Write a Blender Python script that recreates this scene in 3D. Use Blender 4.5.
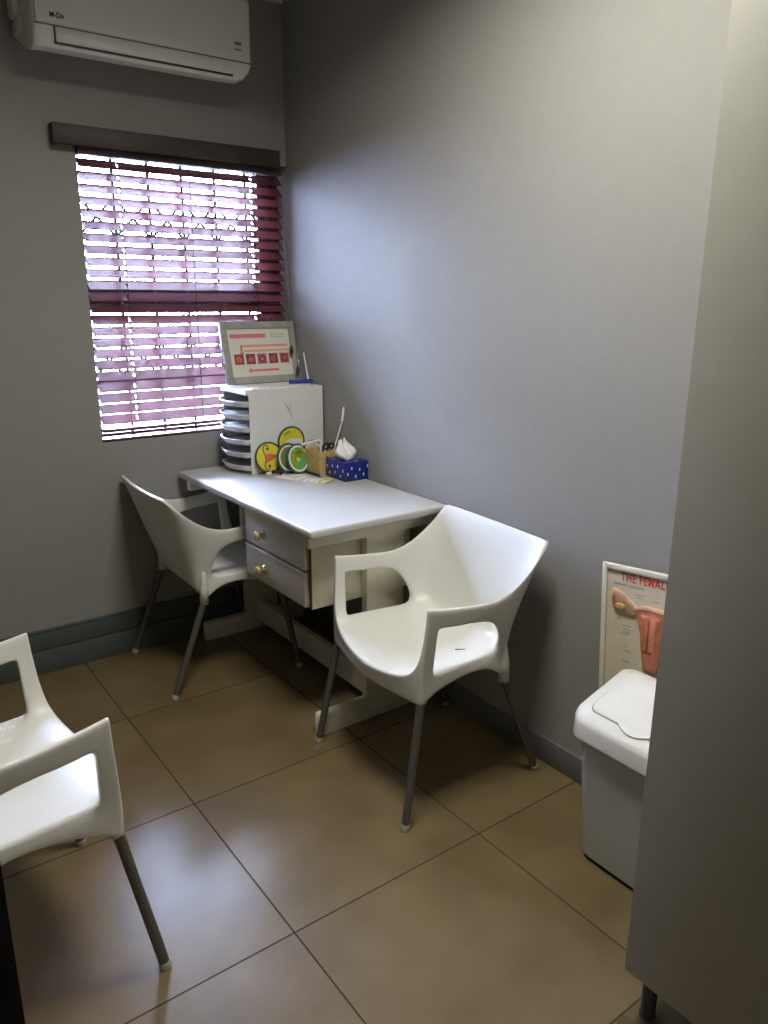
import bpy, bmesh, math, random
from mathutils import Vector, Matrix, Euler
random.seed(7)
for o in list(bpy.data.objects):
    bpy.data.objects.remove(o, do_unlink=True)
S = bpy.context.scene
COL = S.collection
PI = math.pi

# ------------------------------------------------------------------ camera, world, lights, exposure
cd = bpy.data.cameras.new('camera')
cam = bpy.data.objects.new('camera', cd); COL.objects.link(cam)
cd.sensor_fit = 'VERTICAL'; cd.sensor_height = 24.0; cd.lens = 765.53 / 1024 * 24.0
cd.clip_start = 0.02
YAW, PITCH, ROLL = 0.6357, -0.2724, 0.0047
f_ = Vector((math.sin(YAW)*math.cos(PITCH), math.cos(YAW)*math.cos(PITCH), math.sin(PITCH)))
r_ = Vector((math.cos(YAW), -math.sin(YAW), 0)); u_ = r_.cross(f_)
r2 = r_*math.cos(ROLL) + u_*math.sin(ROLL); u2 = u_*math.cos(ROLL) - r_*math.sin(ROLL)
m = Matrix((r2, u2, -f_)).transposed().to_4x4(); m.translation = Vector((-1.7335, -3.0622, 1.4664))
cam.matrix_world = m
S.camera = cam
S.view_settings.view_transform = 'Standard'; S.view_settings.look = 'None'
S.view_settings.gamma = 1.0; S.view_settings.use_curve_mapping = False
S.view_settings.exposure = 0.0

W = bpy.data.worlds.new('sky'); S.world = W; W.use_nodes = True
bg = W.node_tree.nodes['Background']
bg.inputs[0].default_value = (0.60, 0.70, 1.0, 1); bg.inputs[1].default_value = 108.0

LAMP = Vector((-0.76, -1.78, 2.60))
ld = bpy.data.lights.new('ceiling_lamp_light', 'AREA'); ld.shape = 'RECTANGLE'; ld.size = 0.5; ld.size_y = 0.5
ld.energy = 29; ld.color = (1.0, 0.975, 0.86); ld.spread = math.radians(160)
lo = bpy.data.objects.new('ceiling_lamp_light', ld); COL.objects.link(lo)
lo.location = LAMP + Vector((0, 0, -0.012))
ld2 = bpy.data.lights.new('corridor_fill_light', 'AREA'); ld2.shape = 'RECTANGLE'; ld2.size = 0.6; ld2.size_y = 0.6  # unseen lamp added to fill the room from the doorway side
ld2.energy = 19; ld2.color = (1.0, 0.92, 0.8)
lo2 = bpy.data.objects.new('corridor_fill_light', ld2); COL.objects.link(lo2); lo2.location = (-1.5, -3.95, 2.58)

# ------------------------------------------------------------------ materials
def lin(c):
    return tuple(((v/255)/12.92 if v/255 <= 0.04045 else ((v/255+0.055)/1.055)**2.4) for v in c)

def mat(name, rgb, rough=0.5, metal=0.0, var=0.06, scale=18.0, spec=0.5, bump=0.0, coat=0.0):
    """rgb = linear base colour; a little procedural noise in value and roughness"""
    M = bpy.data.materials.new(name); M.use_nodes = True
    nt = M.node_tree; N = nt.nodes; L = nt.links; b = N['Principled BSDF']
    tc = N.new('ShaderNodeTexCoord'); nz = N.new('ShaderNodeTexNoise')
    nz.inputs['Scale'].default_value = scale; nz.inputs['Detail'].default_value = 4
    L.new(tc.outputs['Object'], nz.inputs['Vector'])
    cr = N.new('ShaderNodeValToRGB')
    cr.color_ramp.elements[0].position = 0.3; cr.color_ramp.elements[1].position = 0.7
    cr.color_ramp.elements[0].color = (*[max(0, c*(1-var)) for c in rgb], 1)
    cr.color_ramp.elements[1].color = (*[min(1, c*(1+var)) for c in rgb], 1)
    L.new(nz.outputs['Fac'], cr.inputs['Fac']); L.new(cr.outputs['Color'], b.inputs['Base Color'])
    b.inputs['Roughness'].default_value = rough; b.inputs['Metallic'].default_value = metal
    b.inputs['Specular IOR Level'].default_value = spec; b.inputs['Coat Weight'].default_value = coat
    b.inputs['Coat Roughness'].default_value = 0.15
    if bump:
        bp = N.new('ShaderNodeBump'); bp.inputs['Strength'].default_value = bump; bp.inputs['Distance'].default_value = 0.002
        L.new(nz.outputs['Fac'], bp.inputs['Height']); L.new(bp.outputs['Normal'], b.inputs['Normal'])
    return M

def floor_material(ox, oy, size):
    M = bpy.data.materials.new('glazed floor tiles'); M.use_nodes = True
    nt = M.node_tree; N = nt.nodes; L = nt.links; b = N['Principled BSDF']
    geo = N.new('ShaderNodeTexCoord'); sep = N.new('ShaderNodeSeparateXYZ'); L.new(geo.outputs['Object'], sep.inputs[0])
    def mth(op, a, c=None):
        n = N.new('ShaderNodeMath'); n.operation = op
        for i, v in enumerate((a, c)):
            if v is None: continue
            if isinstance(v, (int, float)): n.inputs[i].default_value = v
            else: L.new(v, n.inputs[i])
        return n.outputs[0]
    ds = []; ids = []
    for ax, off in ((0, ox), (1, oy)):
        q = mth('DIVIDE', mth('SUBTRACT', sep.outputs[ax], off), size)
        fr = mth('FRACT', q); ids.append(mth('FLOOR', q))
        ds.append(mth('MULTIPLY', mth('MINIMUM', fr, mth('SUBTRACT', 1.0, fr)), size))
    d = mth('MINIMUM', ds[0], ds[1])
    gm = N.new('ShaderNodeMapRange'); gm.inputs['From Min'].default_value = 0.0014; gm.inputs['From Max'].default_value = 0.003
    L.new(d, gm.inputs['Value'])
    nz = N.new('ShaderNodeTexNoise'); nz.inputs['Scale'].default_value = 4.5; nz.inputs['Detail'].default_value = 5; nz.inputs['Roughness'].default_value = 0.5
    cmb = N.new('ShaderNodeCombineXYZ'); L.new(mth('MULTIPLY', ids[0], 3.7), cmb.inputs[0]); L.new(mth('MULTIPLY', ids[1], 5.3), cmb.inputs[1])
    va = N.new('ShaderNodeVectorMath'); va.operation = 'ADD'; L.new(geo.outputs['Object'], va.inputs[0]); L.new(cmb.outputs[0], va.inputs[1])
    L.new(va.outputs[0], nz.inputs['Vector'])
    cr = N.new('ShaderNodeValToRGB'); e = cr.color_ramp.elements
    e[0].position = 0.2; e[0].color = (0.110, 0.079, 0.037, 1); e[1].position = 0.8; e[1].color = (0.190, 0.141, 0.070, 1)
    L.new(nz.outputs['Fac'], cr.inputs['Fac'])
    mx = N.new('ShaderNodeMix'); mx.data_type = 'RGBA'
    L.new(gm.outputs[0], mx.inputs['Factor']); mx.inputs['A'].default_value = (0.045, 0.036, 0.027, 1); L.new(cr.outputs['Color'], mx.inputs['B'])
    L.new(mx.outputs['Result'], b.inputs['Base Color'])
    rr = N.new('ShaderNodeMapRange'); rr.inputs['To Min'].default_value = 0.26; rr.inputs['To Max'].default_value = 0.31
    L.new(nz.outputs['Fac'], rr.inputs['Value'])
    mr = N.new('ShaderNodeMix'); mr.data_type = 'FLOAT'; L.new(gm.outputs[0], mr.inputs['Factor']); mr.inputs['A'].default_value = 0.85; L.new(rr.outputs[0], mr.inputs['B'])
    L.new(mr.outputs['Result'], b.inputs['Roughness']); L.new(mth('MULTIPLY', gm.outputs[0], 0.5), b.inputs['Specular IOR Level'])
    return M

def glass_material():
    M = bpy.data.materials.new('clear glass'); M.use_nodes = True
    N = M.node_tree.nodes; L = M.node_tree.links
    N.remove(N['Principled BSDF'])
    t = N.new('ShaderNodeBsdfTransparent'); g = N.new('ShaderNodeBsdfGlossy'); g.inputs['Roughness'].default_value = 0.02
    fr = N.new('ShaderNodeFresnel'); fr.inputs['IOR'].default_value = 1.45
    nz = N.new('ShaderNodeTexNoise'); nz.inputs['Scale'].default_value = 5
    cr = N.new('ShaderNodeValToRGB'); cr.color_ramp.elements[0].color = (.93, .95, .97, 1); cr.color_ramp.elements[1].color = (.97, .98, .99, 1)
    L.new(nz.outputs['Fac'], cr.inputs['Fac']); L.new(cr.outputs['Color'], t.inputs['Color'])
    mx = N.new('ShaderNodeMixShader'); L.new(fr.outputs[0], mx.inputs[0]); L.new(t.outputs[0], mx.inputs[1]); L.new(g.outputs[0], mx.inputs[2])
    L.new(mx.outputs[0], N['Material Output'].inputs[0])
    return M

M = {}
M['wall'] = mat('grey wall paint', (0.30, 0.295, 0.285), 0.55, var=0.02, scale=30, bump=0.03, spec=0.3)
M['ceiling'] = mat('ceiling paint', (0.62, 0.61, 0.58), 0.8, var=0.02)
M['floor'] = floor_material(-1.0138, -1.7336, 0.6)
M['skirt'] = mat('slate skirting tile', (0.075, 0.092, 0.095), 0.45, var=0.08)
M['cornice'] = mat('cornice paint', (0.55, 0.55, 0.54), 0.6)
M['cherry'] = mat('dark cherry slat wood', (0.150, 0.046, 0.060), 0.28, var=0.2, scale=9, coat=1.0)
M['valance'] = mat('dark brown valance wood', (0.046, 0.031, 0.027), 0.55, var=0.25, scale=9)
M['winwood'] = mat('brown window frame wood', (0.085, 0.030, 0.028), 0.4, var=0.2)
M['iron'] = mat('burglar bar paint', (0.10, 0.085, 0.10), 0.4)
M['glass'] = glass_material()
M['cord'] = mat('dark cord', (0.04, 0.025, 0.02), 0.7)
M['plastic'] = mat('white moulded plastic', (0.68, 0.68, 0.655), 0.42, var=0.015, scale=7)
M['leg'] = mat('grey painted steel', (0.115, 0.112, 0.105), 0.38, metal=0.35, var=0.06)
M['glide'] = mat('pale leg glide', (0.42, 0.40, 0.36), 0.4)
M['desk'] = mat('cream painted board', (0.66, 0.62, 0.50), 0.38, var=0.03, scale=6)
M['desktop'] = mat('white laminate', (0.475, 0.475, 0.465), 0.42, var=0.015)
M['drawer'] = mat('off white drawer front', (0.56, 0.53, 0.45), 0.38, var=0.03)
M['chip'] = mat('worn brown edge', (0.16, 0.075, 0.03), 0.7, var=0.3)
M['brass'] = mat('cream brass knob', (0.62, 0.50, 0.26), 0.25, metal=0.55, var=0.05)
M['acwhite'] = mat('air conditioner shell', (0.86, 0.86, 0.86), 0.35, var=0.015)
M['acdark'] = mat('air conditioner seam', (0.03, 0.03, 0.04), 0.5)
M['acgrey'] = mat('air conditioner lettering grey', (0.22, 0.22, 0.22), 0.5)
M['black'] = mat('matt black', (0.012, 0.012, 0.014), 0.6)
M['tray'] = mat('white tray plastic', (0.72, 0.73, 0.74), 0.35, var=0.015)
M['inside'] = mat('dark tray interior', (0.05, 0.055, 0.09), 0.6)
M['paper'] = mat('white paper', (0.78, 0.78, 0.76), 0.8, var=0.03)
M['greyink'] = mat('grey ink', (0.30, 0.30, 0.31), 0.7)
M['frame'] = mat('grey wood frame', (0.36, 0.355, 0.33), 0.5, var=0.15, scale=30)
M['print'] = mat('printed sheet', (0.74, 0.72, 0.66), 0.6, var=0.02)
M['pink'] = mat('pink print', (0.70, 0.20, 0.24), 0.6)
M['salmon'] = mat('salmon print', (0.78, 0.34, 0.24), 0.6)
M['darkred'] = mat('dark red print', (0.20, 0.045, 0.05), 0.6, var=0.4, scale=60)
M['rosered'] = mat('rose red print', (0.42, 0.09, 0.11), 0.6, var=0.3, scale=60)
M['redorange'] = mat('red orange print', (0.62, 0.14, 0.08), 0.6, var=0.25, scale=60)
M['yellow'] = mat('yellow card', (0.72, 0.66, 0.045), 0.45, var=0.08)
M['discrim'] = mat('dark disc rim', (0.045, 0.05, 0.05), 0.5)
M['teal'] = mat('teal disc rim', (0.03, 0.11, 0.11), 0.45)
M['limegreen'] = mat('green disc', (0.24, 0.36, 0.05), 0.4, var=0.35, scale=22)
M['greenblue'] = mat('sea green patch', (0.10, 0.42, 0.26), 0.4)
M['olive'] = mat('olive disc', (0.22, 0.23, 0.08), 0.4, var=0.3)
M['tan'] = mat('tan card box', (0.52, 0.38, 0.15), 0.6, var=0.06)
M['blue'] = mat('royal blue card', (0.007, 0.018, 0.20), 0.35, var=0.2, scale=25)
M['tissue'] = mat('white tissue', (0.85, 0.85, 0.86), 0.9, var=0.02)
M['penblue'] = mat('blue pen plastic', (0.035, 0.040, 0.36), 0.35)
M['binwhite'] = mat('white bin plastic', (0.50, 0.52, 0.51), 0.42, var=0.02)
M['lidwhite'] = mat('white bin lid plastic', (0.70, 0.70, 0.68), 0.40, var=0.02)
M['board'] = mat('cream relief board', (0.60, 0.55, 0.41), 0.4, var=0.03)
M['boardrim'] = mat('pale board edge', (0.60, 0.58, 0.50), 0.4, var=0.03)
M['red'] = mat('red lettering', (0.60, 0.035, 0.04), 0.5)
M['flesh'] = mat('pale pink relief', (0.60, 0.36, 0.25), 0.45, var=0.1, scale=40)
M['muscle'] = mat('red brown relief', (0.42, 0.140, 0.072), 0.45, var=0.2, scale=40)
M['deep'] = mat('deep brown red relief', (0.20, 0.045, 0.03), 0.5, var=0.2, scale=40)
M['ovary'] = mat('yellow ochre relief', (0.56, 0.36, 0.14), 0.5, var=0.15, scale=60)
M['cabinet'] = mat('grey beige laminate', (0.385, 0.378, 0.335), 0.55, var=0.02)
M['cabinetedge'] = mat('cabinet edge band', (0.16, 0.145, 0.115), 0.5)
M['cableg'] = mat('dark cabinet leg', (0.04, 0.038, 0.034), 0.4)
M['doorwood'] = mat('near black door wood', (0.005, 0.0045, 0.004), 0.95, var=0.3, spec=0.0)
M['lampwhite'] = mat('lamp housing white', (0.75, 0.75, 0.75), 0.4)

# ------------------------------------------------------------------ helpers
def setp(o, label=None, cat=None, group=None, kind=None):
    if label: o['label'] = label
    if cat: o['category'] = cat
    if group: o['group'] = group
    if kind: o['kind'] = kind
    return o

def thing(name, label, cat, loc=(0, 0, 0), group=None):
    o = bpy.data.objects.new(name, None); COL.objects.link(o); o.location = loc
    o.empty_display_size = 0.05
    return setp(o, label, cat, group)

def origin(o):
    v = Vector((0, 0, 0))
    while o is not None:
        v = v + o.location; o = o.parent
    return v

def obj(name, bm, mats, parent=None, smooth=False, loc=None, label=None):
    """one mesh object; vertices of bm are in world (unrotated) coordinates"""
    if not isinstance(mats, (list, tuple)): mats = [mats]
    po = origin(parent) if parent else Vector((0, 0, 0))
    base = Vector(loc) if loc is not None else po
    bmesh.ops.recalc_face_normals(bm, faces=bm.faces)
    bmesh.ops.translate(bm, verts=bm.verts, vec=-base)
    me = bpy.data.meshes.new(name); bm.to_mesh(me); bm.free()
    for mm in mats: me.materials.append(mm)
    if smooth:
        for p in me.polygons: p.use_smooth = True
        if smooth is not True:
            me.set_sharp_from_angle(angle=math.radians(smooth))
    o = bpy.data.objects.new(name, me); COL.objects.link(o)
    o.location = base - po
    if parent: o.parent = parent
    if label: o['label'] = label
    return o

def struct(name, bm, mm, parent=None, smooth=False):
    o = obj(name, bm, mm, parent, smooth)
    if parent is None: o['kind'] = 'structure'
    return o

def new(): return bmesh.new()

def box(bm, x0, x1, y0, y1, z0, z1, bevel=0.0, seg=2, mi=0, mtx=None):
    vs = [bm.verts.new((x, y, z)) for x in (x0, x1) for y in (y0, y1) for z in (z0, z1)]
    idx = ((0, 1, 3, 2), (4, 6, 7, 5), (0, 4, 5, 1), (2, 3, 7, 6), (0, 2, 6, 4), (1, 5, 7, 3))
    fs = [bm.faces.new([vs[i] for i in q]) for q in idx]
    for f in fs: f.material_index = mi
    if bevel:
        es = list({e for f in fs for e in f.edges})
        r = bmesh.ops.bevel(bm, geom=es, offset=bevel, segments=seg, profile=0.5, affect='EDGES')
        for f in r['faces']: f.material_index = mi
        vs = list({v for f in r['faces'] for v in f.verts} | {v for v in vs if v.is_valid})
    if mtx is not None:
        bmesh.ops.transform(bm, matrix=mtx, verts=[v for v in vs if v.is_valid])
    return vs

def prism(bm, pts, d0, d1, mtx=None, mi=0, bevel=0.0, seg=2):
    """outline pts in the local XY plane, from z=d0 to z=d1"""
    a = [bm.verts.new((p[0], p[1], d0)) for p in pts]; b = [bm.verts.new((p[0], p[1], d1)) for p in pts]
    n = len(pts); fs = [bm.faces.new(a[::-1]), bm.faces.new(b)]
    for i in range(n):
        fs.append(bm.faces.new((a[i], a[(i+1) % n], b[(i+1) % n], b[i])))
    for f in fs: f.material_index = mi
    vs = a + b
    if bevel:
        r = bmesh.ops.bevel(bm, geom=list(fs[1].edges), offset=bevel, segments=seg, profile=0.5, affect='EDGES')
        for f in r['faces']: f.material_index = mi
        vs = list({v for v in vs if v.is_valid} | {v for f in r['faces'] for v in f.verts})
    if mtx is not None: bmesh.ops.transform(bm, matrix=mtx, verts=vs)
    return vs

def tube(bm, pts, rad, seg=12, mi=0, cap=True):
    """swept round tube along points; rad a number or list"""
    pts = [Vector(p) for p in pts]; n = len(pts)
    rs = rad if isinstance(rad, (list, tuple)) else [rad]*n
    rings = []; up = None
    for i, p in enumerate(pts):
        t = (pts[min(i+1, n-1)] - pts[max(i-1, 0)]).normalized()
        if up is None:
            up = Vector((0, 0, 1)) if abs(t.z) < 0.9 else Vector((1, 0, 0))
        a = t.cross(up).normalized(); b = a.cross(t).normalized(); up = b
        rings.append([bm.verts.new(p + a*rs[i]*math.cos(2*PI*k/seg) + b*rs[i]*math.sin(2*PI*k/seg)) for k in range(seg)])
    for i in range(n-1):
        for k in range(seg):
            f = bm.faces.new((rings[i][k], rings[i][(k+1) % seg], rings[i+1][(k+1) % seg], rings[i+1][k])); f.material_index = mi
    if cap:
        f = bm.faces.new(rings[0][::-1]); f.material_index = mi
        f = bm.faces.new(rings[-1]); f.material_index = mi
    return [v for r in rings for v in r]

def lathe(bm, prof, seg=24, mtx=None, mi=0):
    """profile (r, z) about local z"""
    rings = []
    for r, z in prof:
        rings.append([bm.verts.new((r*math.cos(2*PI*k/seg), r*math.sin(2*PI*k/seg), z)) for k in range(seg)])
    for i in range(len(prof)-1):
        for k in range(seg):
            f = bm.faces.new((rings[i][k], rings[i][(k+1) % seg], rings[i+1][(k+1) % seg], rings[i+1][k])); f.material_index = mi
    f = bm.faces.new(rings[0][::-1]); f.material_index = mi
    f = bm.faces.new(rings[-1]); f.material_index = mi
    vs = [v for r in rings for v in r]
    if mtx is not None: bmesh.ops.transform(bm, matrix=mtx, verts=vs)
    return vs

def circle(cx, cy, r, n=28, sx=1.0, a0=0.0, a1=2*PI):
    return [(cx + r*sx*math.cos(a0+(a1-a0)*k/n), cy + r*math.sin(a0+(a1-a0)*k/n)) for k in range(n)]

def ring2(bm, r0, r1, d0, d1, mtx, mi=0, n=36):
    rings = []
    for r, d in ((r0, d0), (r1, d0), (r1, d1), (r0, d1)):
        rings.append([bm.verts.new((r*math.cos(2*PI*k/n), r*math.sin(2*PI*k/n), d)) for k in range(n)])
    for i in range(4):
        for k in range(n):
            f = bm.faces.new((rings[i][k], rings[i][(k+1) % n], rings[(i+1) % 4][(k+1) % n], rings[(i+1) % 4][k])); f.material_index = mi
    bmesh.ops.transform(bm, matrix=mtx, verts=[v for r in rings for v in r])

def rrect(x0, x1, y0, y1, r, n=5):
    out = []
    for cx, cy, a in ((x1-r, y0+r, -PI/2), (x1-r, y1-r, 0), (x0+r, y1-r, PI/2), (x0+r, y0+r, PI)):
        for k in range(n+1):
            t = a + PI/2*k/n; out.append((cx+r*math.cos(t), cy+r*math.sin(t)))
    return out

def text_bm(bm, s, size, mtx, depth=0.0008, sx=1.0, bold=0.0, mi=0, space=1.0):
    cu = bpy.data.curves.new('lettering', 'FONT'); cu.body = s; cu.size = size; cu.extrude = depth; cu.offset = bold
    cu.resolution_u = 4; cu.space_character = space
    to = bpy.data.objects.new('lettering', cu); COL.objects.link(to)
    dg = bpy.context.evaluated_depsgraph_get(); dg.update()
    me = bpy.data.meshes.new_from_object(to.evaluated_get(dg))
    bpy.data.objects.remove(to, do_unlink=True)
    me.transform(mtx @ Matrix.Diagonal((sx, 1, 1, 1)))
    n0 = len(bm.faces); bm.from_mesh(me); bm.faces.ensure_lookup_table()
    for f in bm.faces[n0:]: f.material_index = mi
    bpy.data.meshes.remove(me)

def axes(o, x, y, z):
    mm = Matrix((Vector(x), Vector(y), Vector(z))).transposed().to_4x4(); mm.translation = Vector(o); return mm

def poly_frame(bm, x0, x1, z0, z1, w, y0, y1, bevel=0.0):
    """rectangular frame in an XZ plane from four mitre-less bars"""
    box(bm, x0, x0+w, y0, y1, z0, z1, bevel); box(bm, x1-w, x1, y0, y1, z0, z1, bevel)
    box(bm, x0+w, x1-w, y0, y1, z1-w, z1, bevel); box(bm, x0+w, x1-w, y0, y1, z0, z0+w, bevel)

# ------------------------------------------------------------------ the room
XR, YB = 0.012, 0.015          # faces of the right and back walls
XL, YF = -2.95, -3.15          # left and front walls
ZC = 2.66
WX0, WX1, WZ0, WZ1 = -0.852, XR, 0.908, 2.00
bm = new(); box(bm, XL-0.15, XR+0.15, -4.75, 0.30, -0.12, 0.0); struct('floor', bm, M['floor'])
bm = new(); box(bm, XL-0.15, XR+0.15, -4.75, 0.30, ZC, ZC+0.1); struct('ceiling', bm, M['ceiling'])
bm = new()
box(bm, XL-0.15, WX0, YB, YB+0.15, 0, ZC)
box(bm, WX0, WX1+0.15, YB, YB+0.15, 0, WZ0); box(bm, WX0, WX1+0.15, YB, YB+0.15, WZ1, ZC)
struct('wall_back', bm, M['wall'])
bm = new(); box(bm, XR, XR+0.15, -4.75, YB+0.15, 0, ZC); struct('wall_right', bm, M['wall'])
bm = new(); box(bm, XL-0.15, XL, -4.75, YB, 0, ZC); struct('wall_left', bm, M['wall'])
bm = new()
DX0, DX1 = -1.985, -1.12
box(bm, XL, DX0, YF-0.12, YF, 0, ZC); box(bm, DX1, XR, YF-0.12, YF, 0, ZC); box(bm, DX0, DX1, YF-0.12, YF, 2.06, ZC)
struct('wall_front', bm, M['wall'])
bm = new(); box(bm, XL, XR, -4.75, -4.65, 0, ZC); struct('wall_corridor', bm, M['wall'])
# cornice
def cornice(name, a, b, n):
    """a->b along wall, n = inward normal"""
    a = Vector(a); b = Vector(b); n = Vector(n); bm = new()
    prof = [(0, 0), (0, -0.06), (0.012, -0.06), (0.018, -0.045), (0.042, -0.02), (0.05, -0.012), (0.05, 0)]
    A = [bm.verts.new(a + n*p + Vector((0, 0, q))) for p, q in prof]; B = [bm.verts.new(b + n*p + Vector((0, 0, q))) for p, q in prof]
    k = len(prof)
    for i in range(k): bm.faces.new((A[i], A[(i+1) % k], B[(i+1) % k], B[i]))
    bm.faces.new(A); bm.faces.new(B[::-1])
    struct(name, bm, M['cornice'])
cornice('trim_1', (XL, YB, ZC), (XR, YB, ZC), (0, -1, 0))
cornice('trim_2', (XR, YB-0.05, ZC), (XR, YF, ZC), (-1, 0, 0))
cornice('trim_3', (XL, YB-0.05, ZC), (XL, YF, ZC), (1, 0, 0))
# skirtings
bm = new(); box(bm, XL, XR, 0.0, YB, 0, 0.098, 0.003); box(bm, XL, XR, 0.003, YB, 0.1, 0.178, 0.004); box(bm, XL, XR, 0.0, YB, 0.176, 0.186, 0.003)
struct('baseboard_back', bm, M['skirt'], smooth=40)
bm = new(); box(bm, 0.0, XR, YF, -0.0, 0, 0.088, 0.003); struct('baseboard_right', bm, mat('grey skirting paint', (0.135, 0.135, 0.135), 0.5), smooth=40)
bm = new(); box(bm, XL, XL+0.012, YF, 0.0, 0, 0.088, 0.003); struct('baseboard_left', bm, M['skirt'], smooth=40)

# window: timber frame, two panes, transom, burglar bars
wf = new()
y0, y1 = 0.095, 0.15
box(wf, WX0, WX0+0.026, y0, y1, WZ0, WZ1, 0.003); box(wf, -0.088, WX1, y0, y1, WZ0, WZ1, 0.003)
box(wf, WX0+0.026, -0.088, y0, y1, 1.975, WZ1, 0.003); box(wf, WX0+0.026, -0.088, y0, y1, WZ0, 0.930, 0.003)
box(wf, WX0+0.026, -0.088, y0, y1, 1.415, 1.530, 0.003)
win = struct('window_1', wf, M['winwood'], smooth=40)
for za, zb in ((0.930, 1.415), (1.530, 1.975)):
    g = new(); box(g, WX0+0.026, -0.088, 0.128, 0.132, za, zb); obj('pane', g, M['glass'], win)
bb = new()
BX = (-0.704, -0.565, -0.427, -0.286, -0.147)
for x in BX: box(bb, x-0.006, x+0.006, 0.086, 0.096, 0.91, 1.99, 0.001, 1)
xs = [-0.843] + list(BX) + [-0.008]
for zt, zb in ((1.832, 1.690), (1.285, 1.150)):
    for i in range(len(xs)-1):
        tube(bb, [(xs[i], 0.090, zt), (xs[i+1], 0.090, zb)], 0.0055, 6); tube(bb, [(xs[i], 0.092, zb), (xs[i+1], 0.092, zt)], 0.0055, 6)
    box(bb, WX0, WX1, 0.086, 0.096, zb-0.014, zb-0.004)
obj('burglar_bars', bb, M['iron'], win, smooth=40)
sl = new(); box(sl, WX0, WX1, YB+0.002, 0.10, WZ0, WZ0+0.012, 0.003); obj('sill', sl, M['winwood'], win)
# outdoor ground beyond the window
bm = new(); box(bm, -8, 8, 0.30, 14, -0.5, -0.3); struct('ground_outside', bm, mat('pale paving outside', (0.55, 0.54, 0.52), 0.9))

# door leaf standing open at the left of the doorway
hinge = Vector((-1.955, -3.13)); free = Vector((-1.657, -2.30)); dv = (free-hinge); dl = dv.length; dv.normalize()
dm = axes((hinge.x, hinge.y, 0), (dv.x, dv.y, 0), (-dv.y, dv.x, 0), (0, 0, 1))
bm = new(); box(bm, 0, dl, 0.0, 0.04, 0.008, 2.03, 0.002, 1, mtx=dm)
for za, zb in ((0.2, 0.95), (1.1, 1.85)):
    for ya, yb in ((-0.006, 0.0), (0.04, 0.046)):
        box(bm, 0.14, dl-0.14, ya, yb, za, zb, 0.004, 1, mtx=dm)
door = struct('door_1', bm, M['doorwood'])
bm = new()
box(bm, DX0-0.05, DX0, YF-0.13, YF+0.012, 0, 2.11); box(bm, DX1, DX1+0.05, YF-0.13, YF+0.012, 0, 2.11); box(bm, DX0, DX1, YF-0.13, YF+0.012, 2.06, 2.11)
struct('trim_4', bm, M['doorwood'])

# ceiling lamp
lt = thing('ceiling_light', 'square white ceiling light fitting above the floor between desk and cabinet', 'light', (LAMP.x, LAMP.y, LAMP.z))
bm = new(); box(bm, LAMP.x-0.30, LAMP.x+0.30, LAMP.y-0.30, LAMP.y+0.30, LAMP.z+0.012, ZC, 0.006); obj('housing', bm, M['lampwhite'], lt, smooth=40)
em = bpy.data.materials.new('lit diffuser'); em.use_nodes = True
eb = em.node_tree.nodes['Principled BSDF']; eb.inputs['Base Color'].default_value = (.9, .9, .88, 1); eb.inputs['Emission Color'].default_value = (1, .92, .78, 1); eb.inputs['Emission Strength'].default_value = 3
bm = new(); box(bm, LAMP.x-0.27, LAMP.x+0.27, LAMP.y-0.27, LAMP.y+0.27, LAMP.z, LAMP.z+0.014, 0.004); obj('diffuser', bm, em, lt)
lt2 = thing('ceiling_light', 'added unseen ceiling light in the corridor, filling the room through the doorway', 'light', (-1.5, -3.95, 2.6))  # added fitting around the corridor fill light, out of view
bm = new(); box(bm, -1.82, -1.18, -4.27, -3.63, 2.612, ZC, 0.006); obj('housing', bm, M['lampwhite'], lt2)
bm = new(); box(bm, -1.80, -1.20, -4.25, -3.65, 2.598, 2.614, 0.004); obj('diffuser', bm, em, lt2)

# ------------------------------------------------------------------ cabinet
CX, CY, CZ = -0.564, -2.329, 0.12
ct = thing('tall_cabinet', 'tall plain grey cabinet on short dark legs at right edge of the room', 'cabinet', (-0.28, -2.7, 0))
bm = new(); box(bm, CX+0.019, -0.004, -3.06, CY, CZ, 2.22, 0.001, 1); obj('carcass', bm, M['cabinetedge'], ct)
dbm = new(); box(dbm, CX, CX+0.018, -2.690, CY, CZ, 2.22, 0.0025, 2); cdoor = obj('door', dbm, M['cabinet'], ct, smooth=40)
dbm = new(); box(dbm, CX, CX+0.018, -3.06, -2.693, CZ, 2.22, 0.0025, 2); cdoor2 = obj('door', dbm, M['cabinet'], ct, smooth=40)
for par, yy in ((cdoor, -2.655), (cdoor2, -2.728)):
    h = new(); tube(h, [(CX, yy, 1.05), (CX-0.028, yy, 1.05), (CX-0.028, yy, 1.2), (CX, yy, 1.2)], 0.005, 8); obj('handle', h, M['brass'], par, smooth=40)
for x in (-0.517, -0.05):
    for y in (-2.366, -3.02):
        l = new(); lathe(l, [(0.017, 0.0), (0.018, 0.008), (0.016, 0.012), (0.016, CZ-0.006), (0.022, CZ-0.005), (0.022, CZ)], 18, Matrix.Translation((x, y, 0)))
        obj('leg', l, M['cableg'], ct, smooth=40)

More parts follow.
